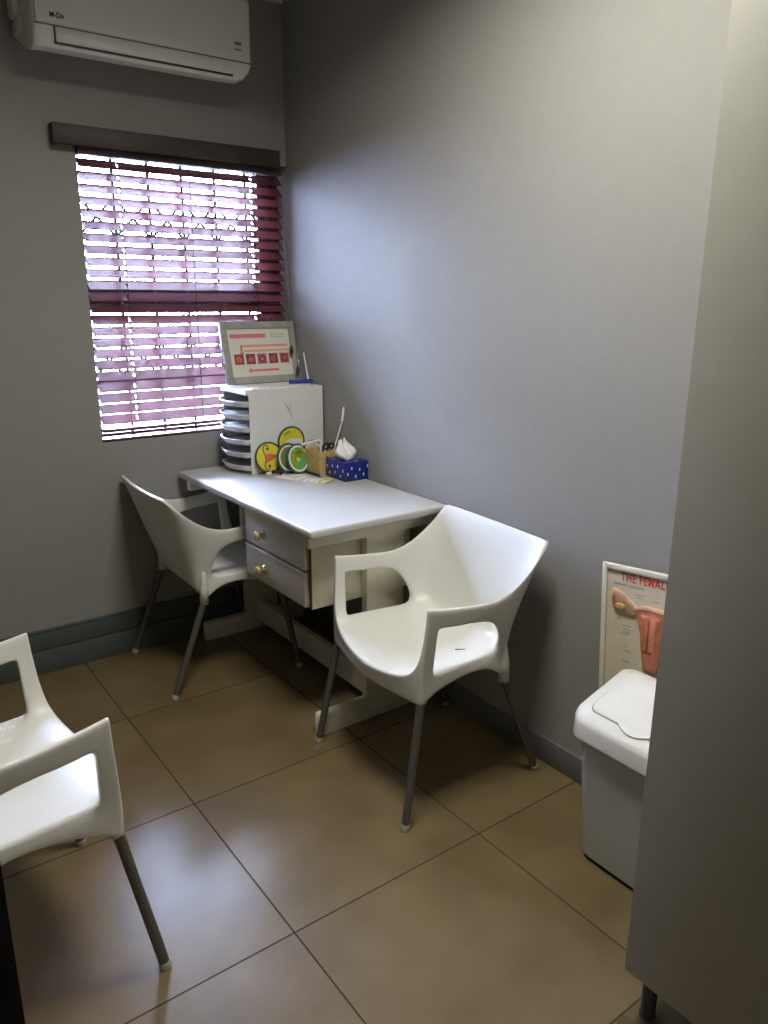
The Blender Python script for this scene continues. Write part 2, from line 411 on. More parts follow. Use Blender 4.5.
# ------------------------------------------------------------------ desk
dt = thing('desk', 'white two-drawer desk against the grey right wall, below the window corner', 'desk', (-0.28, -0.55, 0))
DY0, DY1 = -1.090, -0.012
bm = new(); box(bm, -0.562, 0.006, DY0, DY1, 0.734, 0.762, 0.009, 4); obj('desktop', bm, M['desktop'], dt, smooth=50)
outl = [(-0.514, 0), (-0.514, 0.074), (-0.509, 0.080), (-0.314, 0.080), (-0.314, 0.690), (-0.545, 0.690), (-0.545, 0.734), (-0.01, 0.734), (-0.01, 0.690),
        (-0.160, 0.690), (-0.160, 0.080), (-0.03, 0.080), (-0.018, 0.066), (-0.018, 0)]
for ya, yb in ((-1.045, -1.012), (-0.095, -0.062)):
    bm = new(); prism(bm, outl, -yb, -ya, Matrix.Rotation(PI/2, 4, 'X'), bevel=0.002)
    obj('end_frame', bm, M['desk'], dt, smooth=40)
bm = new(); box(bm, -0.262, -0.236, -1.012, -0.095, 0.042, 0.138, 0.002); obj('stretcher', bm, M['desk'], dt)
bm = new(); box(bm, -0.03, -0.012, -1.012, -0.095, 0.58, 0.734, 0.002); obj('back_rail', bm, M['desk'], dt)
# pedestal with two drawers facing the room
PX, PY0, PY1, PZ0, PZ1 = -0.510, -1.003, -0.549, 0.458, 0.733
bm = new()
box(bm, PX, -0.10, PY0, PY0+0.018, PZ0, PZ1, 0.0015); box(bm, PX, -0.10, PY1-0.018, PY1, PZ0, PZ1, 0.0015)
box(bm, PX+0.01, -0.10, PY0+0.018, PY1-0.018, PZ0, PZ0+0.014); box(bm, -0.112, -0.10, PY0+0.018, PY1-0.018, PZ0+0.014, PZ1)
box(bm, PX+0.01, -0.112, PY0+0.018, PY1-0.018, PZ1-0.012, PZ1)
box(bm, PX-0.0015, PX, PY0, PY0+0.017, PZ0+0.002, PZ1-0.006, mi=1)
ped = obj('drawer_pedestal', bm, [M['desk'], M['chip']], dt)
for za, zb, kz in ((0.592, 0.731, 0.648), (0.461, 0.586, 0.518)):
    bm = new(); box(bm, PX-0.016, PX+0.004, PY0+0.020, PY1-0.004, za, zb, 0.004, 3)
    box(bm, PX+0.004, -0.13, PY0+0.03, PY1-0.03, za+0.012, zb-0.014)
    if za < 0.5: box(bm, PX-0.019, PX-0.012, PY0+0.022, PY1-0.006, zb-0.010, zb+0.001, 0.002)
    d = obj('drawer', bm, M['drawer'], dt, smooth=40)
    k = new(); lathe(k, [(0.017, 0.0), (0.017, 0.003), (0.009, 0.007), (0.0075, 0.013), (0.011, 0.017), (0.0165, 0.022), (0.0178, 0.028), (0.015, 0.034), (0.008, 0.0375), (0.002, 0.038)], 24,
                     axes((PX-0.016, -0.70, kz), (0, 1, 0), (0, 0, 1), (-1, 0, 0)))
    obj('knob', k, M['brass'], d, smooth=True, label='round cream brass knob')

# ------------------------------------------------------------------ chairs
def chair_shell():
    bm = new(); V = {}
    cl = bm.edges.layers.float.new('crease_edge'); cv = bm.verts.layers.float.new('crease_vert')
    def v(key, p):
        if key not in V: V[key] = bm.verts.new(p)
        return V[key]
    # columns along the wrap, left side (+y); rows 0 skirt, 1 seat level, 2 opening top, 3 top edge
    T = {
        0: [(0.205, 0.246, 0.370), (0.207, 0.246, 0.447), (0.200, 0.258, 0.590), (0.197, 0.262, 0.662)],
        1: [(0.160, 0.243, 0.392), (0.170, 0.243, 0.450), (0.166, 0.260, 0.601), (0.155, 0.264, 0.654)],
        2: [(0.050, 0.240, 0.420), (0.060, 0.236, 0.447), (0.060, 0.263, 0.590), (0.060, 0.267, 0.643)],
        3: [(-0.045, 0.238, 0.418), (-0.098, 0.225, 0.446), (-0.048, 0.260, 0.580), (-0.030, 0.267, 0.636)],
        4: [(-0.106, 0.234, 0.362), (-0.130, 0.210, 0.458), (-0.125, 0.249, 0.585), (-0.112, 0.267, 0.662)],
        5: [(-0.135, 0.190, 0.408), (-0.140, 0.180, 0.462), (-0.176, 0.218, 0.600), (-0.188, 0.265, 0.722)],
        6: [(-0.145, 0.110, 0.418), (-0.155, 0.110, 0.460), (-0.212, 0.148, 0.610), (-0.244, 0.246, 0.777)],
        7: [(-0.148, 0.0, 0.420), (-0.160, 0.0, 0.458), (-0.222, 0.0, 0.612), (-0.260, 0.0, 0.772)],
    }
    def wv(c, r, s):
        p = T[c][r]
        if c == 7: return v(('w', 7, r), p)
        return v(('w', c, r, s), (p[0], p[1]*s, p[2]))
    def quad(a, b, c, d):
        bm.faces.new((a, b, c, d))
    for s in (1, -1):
        for c in range(7):
            for r in range(3):
                if r == 1 and c in (1, 2): continue          # the arm opening
                quad(wv(c, r, s), wv(c+1, r, s), wv(c+1, r+1, s), wv(c, r+1, s))
    # seat: five rows front to back, inner points at y = +-0.125 and 0
    SX = {0: [(0.236, 0.125, 0.420), (0.247, 0.0, 0.406)], 1: [(0.172, 0.125, 0.443), (0.176, 0.0, 0.438)],
          2: [(0.060, 0.120, 0.438), (0.060, 0.0, 0.434)], 3: [(-0.060, 0.115, 0.438), (-0.058, 0.0, 0.434)], 4: [(-0.115, 0.112, 0.444), (-0.116, 0.0, 0.440)]}
    def sv(c, k, s):
        if k == 0: return wv(c, 1, s)
        p = SX[c][k-1]
        if k == 2: return v(('s', c, 2), p)
        return v(('s', c, 1, s), (p[0], p[1]*s, p[2]))
    for s in (1, -1):
        for c in range(4):
            for k in range(2):
                quad(sv(c, k, s), sv(c+1, k, s), sv(c+1, k+1, s), sv(c, k+1, s))
        quad(sv(4, 0, s), wv(5, 1, s), wv(6, 1, s), sv(4, 1, s))
        quad(sv(4, 1, s), wv(6, 1, s), wv(7, 1, s), sv(4, 2, s))
        # front lip
        l0 = wv(0, 0, s); l1 = v(('l', 1, s), (0.226, 0.125*s, 0.366)); l2 = v(('l', 2), (0.238, 0.0, 0.362))
        quad(wv(0, 1, s), sv(0, 1, s), l1, l0); quad(sv(0, 1, s), sv(0, 2, s), l2, l1)
    bmesh.ops.recalc_face_normals(bm, faces=bm.faces)
    bm.edges.ensure_lookup_table()
    def crease(a, b, val):
        e = bm.edges.get((a, b))
        if e: e[cl] = val
    for s in (1, -1):
        for r in range(3): crease(wv(0, r, s), wv(0, r+1, s), 0.5)
        for a, b in ((0, 1), (1, 2), (2, 3)):
            crease(wv(a, 3, s), wv(b, 3, s), 0.3)
        crease(wv(5, 3, s), wv(6, 3, s), 0.5); crease(wv(6, 3, s), wv(7, 3, s), 0.8)
        crease(wv(1, 1, s), wv(2, 1, s), 0.8); crease(wv(2, 1, s), wv(3, 1, s), 0.8)
        crease(wv(1, 2, s), wv(2, 2, s), 0.8); crease(wv(1, 1, s), wv(1, 2, s), 0.8); crease(wv(2, 2, s), wv(3, 2, s), 0.3)
        crease(wv(0, 1, s), sv(0, 1, s), 0.55); crease(sv(0, 1, s), sv(0, 2, s), 0.55); crease(wv(0, 0, s), wv(1, 0, s), 0.5); crease(wv(0, 0, s), v(('l', 1, s), (0, 0, 0)), 0.5); crease(v(('l', 1, s), (0, 0, 0)), v(('l', 2), (0, 0, 0)), 0.5)
    for s in (1, -1):
        wv(0, 3, s)[cv] = 0.85; wv(6, 3, s)[cv] = 0.75; wv(1, 1, s)[cv] = 0.6; wv(1, 2, s)[cv] = 0.6; wv(3, 1, s)[cv] = 0.25; wv(0, 0, s)[cv] = 0.9; wv(4, 0, s)[cv] = 0.7
    me = bpy.data.meshes.new('shell_cage'); bm.to_mesh(me); bm.free()
    o = bpy.data.objects.new('shell_cage', me); COL.objects.link(o)
    md = o.modifiers.new('s', 'SOLIDIFY'); md.solidify_mode = 'NON_MANIFOLD'; md.nonmanifold_thickness_mode = 'CONSTRAINTS'; md.thickness = 0.014; md.offset = 0.0
    sb = o.modifiers.new('u', 'SUBSURF'); sb.levels = 3; sb.render_levels = 3
    dg = bpy.context.evaluated_depsgraph_get(); dg.update()
    m2 = bpy.data.meshes.new_from_object(o.evaluated_get(dg))
    bpy.data.objects.remove(o, do_unlink=True)
    out = new(); out.from_mesh(m2); bpy.data.meshes.remove(m2)
    # leg sockets moulded under the shell
    for s in (1, -1):
        a = Vector((0.178, 0.228*s, 0.43)); b = Vector((0.1985, 0.2385*s, 0.372))
        tube(out, [a, a.lerp(b, .5), b], [0.004, 0.0115, 0.0150], 16)
        a = Vector((-0.108, 0.227*s, 0.500)); b = Vector((-0.112, 0.231*s, 0.352))
        tube(out, [a, a.lerp(b, .3), a.lerp(b, .6), b], [0.003, 0.011, 0.0165, 0.0162], 16)
    return out

GROUPC = 'white plastic armchairs'
def build_chair(label):
    t = thing('armchair', label, 'chair', (0, 0, 0), GROUPC)
    sb_ = chair_shell()
    me = bpy.data.meshes.new('shell'); sb_.to_mesh(me); sb_.free(); me.materials.append(M['plastic'])
    for p in me.polygons: p.use_smooth = True
    sh = bpy.data.objects.new('shell', me); COL.objects.link(sh); sh.parent = t
    for s in (1, -1):
        for a, b in (((0.198, 0.2382*s, 0.385), (0.266, 0.266*s, 0.006)), ((-0.110, 0.230*s, 0.368), (-0.254, 0.241*s, 0.006))):
            l = new(); tube(l, [a, b], 0.0122, 16); lg = obj('leg', l, M['leg'], t, smooth=60, label='grey metal leg')
            c = new(); A = Vector(a); B = Vector(b); d_ = (A-B).normalized()
            tube(c, [B - d_*0.006, B + d_*0.004, B + d_*0.012], [0.0125, 0.0140, 0.0136], 16); obj('foot_cap', c, M['glide'], lg, smooth=60, label='pale plastic foot cap')
    return t

def copy_chair(src, label):
    r = src.copy(); COL.objects.link(r); r['label'] = label
    for ch in list(src.children):
        c = ch.copy(); COL.objects.link(c); c.parent = r
        for g in list(ch.children):
            d = g.copy(); COL.objects.link(d); d.parent = c
    return r

ch1 = build_chair('white armchair at the near end of the desk, its back to the right wall')
ch2 = copy_chair(ch1, 'white armchair tucked under the desk in front of the drawers, back to the viewer')
ch3 = copy_chair(ch1, 'white armchair cut off by the left edge of the photo, nearest the door')
ch1.location = (-0.288, -1.352, 0); ch1.rotation_euler = (0, 0, math.radians(175.8))
ch2.location = (-0.562, -0.268, 0); ch2.rotation_euler = (0, 0, math.radians(-1.5))
ch3.location = (-1.584, -1.400, 0); ch3.rotation_euler = (0, 0, math.radians(4.2))
mk = new(); box(mk, -0.016, 0.016, -0.0015, 0.0015, 0.4425, 0.4500, 0.0005, 1, mtx=Matrix.Translation((-0.005, 0.150, 0)) @ Matrix.Rotation(math.radians(-30), 4, 'Z'))
mo = obj('seat_scratch', mk, M['black'], None, label='small dark scratch on the seat'); mo.parent = ch1

# ------------------------------------------------------------------ window blind
bt = thing('window_blind', 'dark cherry wooden venetian blind with brown valance over the bright window', 'blind', (-0.43, 0.0, 1.98))
bm = new(); box(bm, -0.936, -0.042, -0.036, -0.022, 1.983, 2.050, 0.003); box(bm, -0.936, -0.922, -0.022, YB-0.001, 1.983, 2.050, 0.002); box(bm, -0.056, -0.042, -0.022, YB-0.001, 1.983, 2.050, 0.002)
obj('valance', bm, M['valance'], bt, smooth=40)
bm = new(); box(bm, -0.848, -0.016, 0.000, 0.050, 1.962, 1.998, 0.002); obj('headrail', bm, M['valance'], bt)
SLX0, SLX1 = -0.846, -0.010
PITCHZ = 0.0429; TILT = math.radians(41)
HOLES = (-0.700, -0.150)
bm = new()
nsl = 24
for i in range(nsl):
    z = 1.938 - i*PITCHZ
    if z < 0.975: break
    mt = Matrix.Translation((0, 0.030, z)) @ Matrix.Rotation(TILT, 4, 'X')
    edges = [SLX0, *[q for h in HOLES for q in (h-0.0035, h+0.0035)], SLX1]
    for k in range(0, len(edges), 2): box(bm, edges[k], edges[k+1], -0.025, 0.025, -0.0013, 0.0013, mtx=mt)
    for h in HOLES:
        box(bm, h-0.0035, h+0.0035, -0.025, -0.009, -0.0013, 0.0013, mtx=mt); box(bm, h-0.0035, h+0.0035, 0.009, 0.025, -0.0013, 0.0013, mtx=mt)
zlast = 1.938 - i*PITCHZ
obj('slats', bm, M['cherry'], bt)
bm = new(); box(bm, SLX0, SLX1, 0.006, 0.054, 0.947, 0.961, 0.003); obj('bottom_rail', bm, M['cherry'], bt, smooth=40)
bm = new()
for x in (-0.704, -0.427, -0.147):
    for dy in (-0.0235, 0.0235):
        box(bm, x-0.0012, x+0.0012, 0.030+dy-0.0006, 0.030+dy+0.0006, 0.961, 1.963)
obj('ladder_cords', bm, M['cord'], bt)
for x, y, zb in ((-0.038, -0.078, 1.262), (-0.024, -0.106, 1.175)):
    c = new(); tube(c, [(x-0.02, -0.004, 1.965), (x-0.012, y*0.35-0.006, 1.75), (x-0.004, y*0.75, 1.45), (x, y, zb)], 0.0009, 6); co = obj('pull_cord', c, M['cord'], bt)
    tz = new(); lathe(tz, [(0.002, 0.0), (0.0075, -0.008), (0.009, -0.022), (0.007, -0.036), (0.003, -0.040)], 12, Matrix.Translation((x, y, zb+0.004))); obj('tassel', tz, M['valance'], co, smooth=True)

# ------------------------------------------------------------------ air conditioner
at = thing('air_conditioner', 'white split air conditioner on the wall above the window', 'air conditioner', (-0.63, 0.0, 2.22))
AX0, AX1 = -1.008, -0.240
# side profile (y, z)
prof = [(YB, 2.292), (-0.050, 2.272), (-0.120, 2.244), (-0.168, 2.230), (-0.192, 2.238), (-0.202, 2.262), (-0.203, 2.50), (-0.195, 2.512), (YB, 2.520)]
bm = new()
nx = 17; rows = []
def ac_taper(t):           # rounded lower ends: the profile shrinks towards each end
    return t
xsx = [AX0, AX0+0.004, AX0+0.012, AX0+0.03] + [AX0+0.06+(AX1-AX0-0.12)*k/6 for k in range(7)] + [AX1-0.06, AX1-0.03, AX1-0.012, AX1-0.004, AX1]
for x in xsx:
    e = min(x-AX0, AX1-x); row = []
    # right end is strongly rounded at its lower corner
    er = AX1-x
    lift = 0.0
    R = 0.085
    if er < R: lift = (1-math.sqrt(max(0, 1-((R-er)/R)**2)))*0.075
    ins = 0.0
    if e < 0.03: ins = (1-math.sqrt(max(0, 1-((0.03-e)/0.03)**2)))*0.014
    for (y, z) in prof:
        zz = z
        if z < 2.30: zz = z + lift*(1-(z-2.230)/0.1 if z < 2.312 else 0)
        yy = y + ins*(1 if y < -0.05 else 0)
        row.append(bm.verts.new((x, yy, zz)))
    rows.append(row)
for i in range(len(rows)-1):
    for k in range(len(prof)):
        bm.faces.new((rows[i][k], rows[i][(k+1) % len(prof)], rows[i+1][(k+1) % len(prof)], rows[i+1][k]))
bm.faces.new(rows[0]); bm.faces.new(rows[-1][::-1])
obj('body', bm, M['acwhite'], at, smooth=35)
bm = new(); box(bm, AX0+0.010, AX1-0.012, -0.2085, -0.196, 2.303, 2.500, 0.004, 3); fp = obj('front_panel', bm, M['acwhite'], at, smooth=40)
bm = new(); text_bm(bm, 'M-Dir', 0.022, axes((-0.955, -0.2090, 2.322), (1, 0, 0), (0, 0, 1), (0, -1, 0)), 0.0004, 0.85, 0.0006)
obj('lettering', bm, M['acdark'], fp)
bm = new()
for x, z, w, h in ((-0.313, 2.353, 0.026, 0.010), (-0.315, 2.335, 0.030, 0.005)): box(bm, x, x+w, -0.2092, -0.2084, z, z+h)
obj('badge', bm, M['acgrey'], fp)
# louver with dark gap lines
bm = new(); box(bm, -0.940, -0.318, -0.2055, -0.192, 2.254, 2.296, 0.004, 2); obj('louver', bm, M['acwhite'], at, smooth=40)
bm = new(); box(bm, -0.945, -0.940, -0.2045, -0.198, 2.2495, 2.299); box(bm, -0.945, -0.322, -0.2040, -0.19, 2.2495, 2.2545)
obj('louver_gap', bm, M['acdark'], at)
bm = new(); box(bm, AX0+0.006, AX1-0.008, -0.2040, -0.195, 2.2985, 2.3025); obj('panel_seam', bm, M['acgrey'], at)
# bracket and pipe cover behind its left end
bm = new(); box(bm, -1.030, AX0+0.002, -0.075, YB, 2.350, 2.52, 0.012, 3); box(bm, -1.020, AX0+0.002, -0.09, YB, 2.298, 2.350, 0.008, 2)
obj('side_cover', bm, M['acwhite'], at, smooth=40)

# ------------------------------------------------------------------ paper tray tower
TX0, TX1, TY0, TY1, TZ0, TZ1 = -0.344, 0.004, -0.262, -0.020, 0.762, 1.108
tt = thing('tray_tower', 'white six-tier letter tray tower on the far end of the desk', 'letter tray', (-0.17, -0.14, TZ0))
bm = new()
box(bm, TX0, TX1, TY0, TY0+0.004, TZ0, TZ1, 0.0015); box(bm, TX0, TX1, TY1-0.004, TY1, TZ0, TZ1, 0.0015)
box(bm, TX0, TX1, TY0+0.004, TY1-0.004, TZ1-0.006, TZ1, 0.001); box(bm, TX0+0.01, TX1, TY0+0.004, TY1-0.004, TZ0, TZ0+0.006)
box(bm, TX1-0.004, TX1, TY0+0.004, TY1-0.004, TZ0+0.006, TZ1-0.006)
box(bm, TX0-0.012, TX0+0.004, TY0, TY1, TZ1-0.022, TZ1, 0.004, 2)
obj('body', bm, M['tray'], tt)
bm = new(); box(bm, -0.19, -0.12, TY0-0.0004, TY0+0.001, 0.985, 0.988); 
bm.clear()
for a, b in (((-0.178, 1.045), (-0.160, 1.010)), ((-0.155, 1.040), (-0.160, 1.010)), ((-0.160, 1.010), (-0.146, 0.985))):
    tube(bm, [(a[0], TY0-0.0002, a[1]), (b[0], TY0-0.0002, b[1])], 0.0015, 6)
obj('sticker_residue', bm, M['greyink'], tt)
for zl in (1.060, 1.008, 0.957, 0.905, 0.852, 0.798):
    # a shallow drawer tray whose front bows out towards the room
    n = 12; yw0, yw1 = TY0+0.006, TY1-0.006
    fr = [(TX0+0.010 - 0.054*(1-(2*k/n-1)**2)**0.7, yw0+(yw1-yw0)*k/n) for k in range(n+1)]
    outline = [(TX1-0.012, yw0)] + fr + [(TX1-0.012, yw1)]
    bm = new()
    zb = zl - 0.021
    prism(bm, outline, zb, zb+0.003)
    # bowed front lip, sloping outwards
    for k in range(n):
        (xa, ya), (xb, yb) = fr[k], fr[k+1]
        q = [(xa, ya, zb), (xb, yb, zb), (xb-0.014, yb, zl), (xa-0.014, ya, zl), (xa+0.004, ya, zb+0.003), (xb+0.004, yb, zb+0.003), (xb-0.009, yb, zl+0.001), (xa-0.009, ya, zl+0.001)]
        vs = [bm.verts.new(p) for p in q]
        for ff in ((0, 1, 2, 3), (7, 6, 5, 4), (3, 2, 6, 7), (0, 4, 5, 1), (0, 3, 7, 4), (1, 5, 6, 2)): bm.faces.new([vs[j] for j in ff])
    for yy in (yw0, yw1-0.003): box(bm, TX0+0.004, TX1-0.012, yy, yy+0.003, zb+0.003, zl)
    obj('tray', bm, M['tray'], tt)
bm = new(); box(bm, TX0+0.055, TX1-0.006, TY0+0.0045, TY1-0.0045, TZ0+0.0065, TZ1-0.0065)
bm.free()
for i, (zl, lab) in enumerate(((1.008, 'white papers lying in the second tray from the top'), (0.957, 'white papers lying in the third tray from the top'))):
    bm = new(); zz = zl-0.0175
    for k in range(3):
        mt = Matrix.Translation((-0.20, -0.13, zz+0.0045*k)) @ Matrix.Rotation(math.radians((-2, 3, -1)[k]), 4, 'Z')
        box(bm, -0.150, 0.150, -0.098, 0.098, 0, 0.0045, mtx=mt)
    p = obj('paper_stack', bm, M['paper'], loc=(-0.20, -0.13, zz)); setp(p, lab, 'papers', 'papers in the tray tower')

# ---- things on top of the tower
bm = new(); zt = TZ1
mt = Matrix.Translation((-0.19, -0.150, zt)) @ Matrix.Rotation(math.radians(4), 4, 'Z')
box(bm, -0.145, 0.13, -0.100, 0.085, 0.0, 0.002, mtx=mt); box(bm, -0.125, 0.14, -0.095, 0.09, 0.002, 0.004, mtx=mt @ Matrix.Rotation(math.radians(-5), 4, 'Z'))
for k in range(5): box(bm, -0.10+0.05*k, -0.07+0.05*k, -0.085, -0.078, 0.0040, 0.0044, mi=1, mtx=mt)
p = obj('loose_papers', bm, [M['paper'], M['greyink']], loc=(-0.19, -0.15, zt)); setp(p, 'white papers lying on top of the tray tower, below the framed print', 'papers')

# framed print, leaning back
FB, FT = Vector((-0.173, -0.080, 1.1125)), Vector((-0.173, -0.018, 1.366))
fh = (FT-FB).length; fu = (FT-FB).normalized(); fx = Vector((1, 0, 0)); fn = fx.cross(fu)   # fn points to the room
FW = 0.352
fm = axes(FB, fx, fu, fn)
ft = thing('picture_frame', 'grey framed medical print leaning back on top of the tray tower', 'picture', FB)
bm = new()
w = 0.030
for a in ((-FW/2, -FW/2+w, 0, fh), (FW/2-w, FW/2, 0, fh), (-FW/2+w, FW/2-w, 0, w), (-FW/2+w, FW/2-w, fh-w, fh)):
    box(bm, a[0], a[1], a[2], a[3], -0.010, 0.012, 0.004, 2, mtx=fm)
obj('frame', bm, M['frame'], ft, smooth=40)
bm = new(); box(bm, -FW/2+0.012, FW/2-0.012, 0.012, fh-0.012, -0.009, 0.004, mtx=fm)
pr = obj('print', bm, M['print'], ft)
X0, X1 = -FW/2+w+0.006, FW/2-w-0.004; Y0, Y1 = w+0.004, fh-w-0.004
bm = new(); d0, d1 = 0.0041, 0.0046
def R(x0, x1, y0_, y1_, mi): box(bm, x0, x1, y0_, y1_, d0, d1, mi=mi, mtx=fm)
R(X0+0.004, X0+0.172, Y1-0.034, Y1-0.017, 0)
for k in range(3): R(X1-0.085, X1-0.02, Y1-0.018-0.007*k, Y1-0.0165-0.007*k, 4)
R(X0+0.055, X1-0.010, Y1-0.073, Y1-0.063, 1); R(X0+0.062, X1-0.006, Y1-0.092, Y1-0.085, 1); R(X0+0.046, X0+0.055, Y1-0.098, Y1-0.063, 0)
prism(bm, [(X0+0.040, Y1-0.096), (X0+0.051, Y1-0.110), (X0+0.061, Y1-0.096)], d0, d1, fm, 0)
for k in range(5):
    xa = X0+0.012+0.054*k; ya = Y0+0.048
    box(bm, xa, xa+0.043, ya, ya+0.043, d0, d1, mi=(2, 2, 3, 2, 3)[k], mtx=fm)
    prism(bm, circle(xa+0.021, ya+0.021, 0.015, 20), d1, d1+0.0004, fm, (5, 3, 2, 3, 2)[k]); prism(bm, circle(xa+0.021, ya+0.021, 0.007, 16), d1+0.0004, d1+0.0007, fm, (5, 0, 0, 3, 0)[k])
R(X0+0.080, X0+0.216, Y0+0.016, Y0+0.026, 0)
prism(bm, [(X0+0.082, Y0+0.009), (X0+0.068, Y0+0.021), (X0+0.082, Y0+0.033)], d0, d1, fm, 0)
obj('printed_chart', bm, [M['pink'], M['salmon'], M['darkred'], M['rosered'], M['greyink'], M['redorange']], pr)
bm = new(); box(bm, -0.05, 0.05, 0.02, 0.16, -0.0125, -0.010, mtx=fm); obj('backing', bm, M['black'], ft)

pt = thing('marker_pen', 'blue marker pen lying on top of the tray tower', 'pen', (-0.06, -0.19, zt+0.013))
bm = new(); pc = Vector((-0.06, -0.19, zt+0.0135)); pd = Vector((0.97, -0.24, 0)).normalized()
tube(bm, [pc-pd*0.052, pc-pd*0.050, pc+pd*0.018], [0.006, 0.0085, 0.0085], 14); obj('barrel', bm, M['penblue'], pt, smooth=40)
bm = new(); tube(bm, [pc+pd*0.018, pc+pd*0.050, pc+pd*0.054], [0.0092, 0.0092, 0.006], 14); obj('cap', bm, M['penblue'], pt, smooth=40)
bm = new(); tube(bm, [(-0.006, -0.165, zt+0.003), (0.004, -0.110, 1.235)], [0.0035, 0.003], 10)
p = obj('plastic_rod', bm, M['tissue'], loc=(-0.006, -0.165, zt), smooth=50); setp(p, 'thin white rod leaning on the wall beside the picture frame', 'rod')

# ------------------------------------------------------------------ teaching discs leaning on the tower side
def disc(name, label, c, r, yaw, lean, layers, extra=None, group='round anatomy cards'):
    """layers: list of (radius factor, material, raise); local z = facing direction"""
    ex = Vector((math.cos(yaw), math.sin(yaw), 0)); n0 = Vector((math.sin(yaw), -math.cos(yaw), 0))
    up = (Vector((0, 0, 1))*math.cos(lean) - n0*math.sin(lean)).normalized(); n = ex.cross(up)
    mt = axes(c, ex, up, n)
    base = Vector(c) - up*r
    t = thing(name, label, 'disc', base, group)
    for nm, ra, rb, d0, d1, mm in layers:
        b = new()
        if ra == 0: prism(b, circle(0, 0, rb*r, 40), d0, d1, mt)
        else: ring2(b, ra*r, rb*r, d0, d1, mt)
        obj(nm, b, mm, t, smooth=40)
    if extra: extra(t, mt, r)
    return t
def uterus_art(t, mt, r):
    b = new(); k = r
    body = [(-0.34*k, 0.32*k), (-0.18*k, 0.20*k), (0.10*k, 0.22*k), (0.42*k, 0.14*k), (0.80*k, 0.12*k), (0.82*k, -0.04*k), (0.42*k, -0.06*k), (0.10*k, -0.22*k), (-0.22*k, -0.30*k), (-0.36*k, -0.34*k), (-0.30*k, 0.0)]
    prism(b, body, 0.002, 0.0032, mt, 0)
    for s in (1, -1):
        pts = [mt @ Vector((p[0]*k, p[1]*s*k, 0.0028)) for p in ((-0.30, 0.28), (-0.40, 0.50), (-0.30, 0.74), (-0.10, 0.82), (0.0, 0.70))]
        tube(b, pts, 0.0022, 6, mi=1)
        prism(b, [(p[0], p[1]) for p in circle(-0.06*k, 0.56*s*k, 0.10*k, 12)], 0.002, 0.003, mt, 1)
    obj('drawing', b, [M['redorange'], M['deep']], t)
def smear_art(t, mt, r):
    b = new(); k = r
    prism(b, [(-0.55*k, -0.45*k), (-0.35*k, 0.12*k), (0.1*k, 0.2*k), (0.7*k, 0.12*k), (0.85*k, -0.15*k), (0.5*k, -0.5*k)], 0.002, 0.003, mt, 0)
    tube(b, [mt @ Vector((p[0]*k, p[1]*k, 0.0028)) for p in ((-0.50, 0.40), (-0.42, 0.62), (-0.30, 0.50), (-0.22, 0.68), (-0.08, 0.66), (-0.12, 0.48))], 0.0018, 6, 1)
    obj('drawing', b, [M['paper'], M['discrim']], t)
def green_art(t, mt, r):
    b = new(); k = r
    prism(b, circle(0.18*k, -0.30*k, 0.34*k, 18, 1.1), 0.0022, 0.003, mt, 0); prism(b, circle(-0.05*k, -0.05*k, 0.16*k, 14), 0.0022, 0.0031, mt, 1)
    tube(b, [mt @ Vector((-0.2*k, 0.36*k, 0.003)), mt @ Vector((0.1*k, 0.44*k, 0.003)), mt @ Vector((0.35*k, 0.36*k, 0.003))], 0.0016, 6, 2)
    obj('drawing', b, [M['greenblue'], M['yellow'], M['discrim']], t)
yl = [('face', 0, 0.93, -0.001, 0.002, M['yellow']), ('rim', 0.90, 1.0, -0.002, 0.003, M['discrim'])]
gl = [('face', 0, 0.80, -0.001, 0.002, M['limegreen']), ('band', 0.74, 0.90, -0.0015, 0.0028, M['paper']), ('rim', 0.88, 1.0, -0.002, 0.003, M['teal'])]
ol = [('face', 0, 0.80, -0.001, 0.002, M['olive']), ('band', 0.74, 0.88, -0.0015, 0.0028, M['paper']), ('rim', 0.86, 1.0, -0.002, 0.003, M['teal'])]
wl = [('face', 0, 0.78, -0.001, 0.002, M['board']), ('band', 0.72, 0.86, -0.0015, 0.0028, M['paper']), ('rim', 0.84, 1.0, -0.002, 0.003, M['greyink'])]
DT = 0.762
disc('round_card', 'yellow round card with red uterus drawing, leftmost on the tray tower side', (-0.272, -0.280, DT+0.0685), 0.064, 0.0, math.radians(12), yl, uterus_art)
disc('round_card', 'yellow round card with a white patch, higher and behind the green ones', (-0.158, -0.2665, DT+0.122), 0.064, 0.0, math.radians(0.5), yl, smear_art)
disc('round_card', 'olive round card with dark teal rim, just behind the bright green one', (-0.198, -0.3150, DT+0.0625), 0.0635, math.radians(10), math.radians(12), ol)
disc('round_card', 'bright green round card with white band, in front of the olive one', (-0.168, -0.340, DT+0.0615), 0.0630, math.radians(13), math.radians(14), gl, green_art)
disc('round_card', 'round card with grey rim half hidden behind the tan pen box', (-0.070, -0.298, DT+0.0615), 0.062, math.radians(6), math.radians(12), wl)

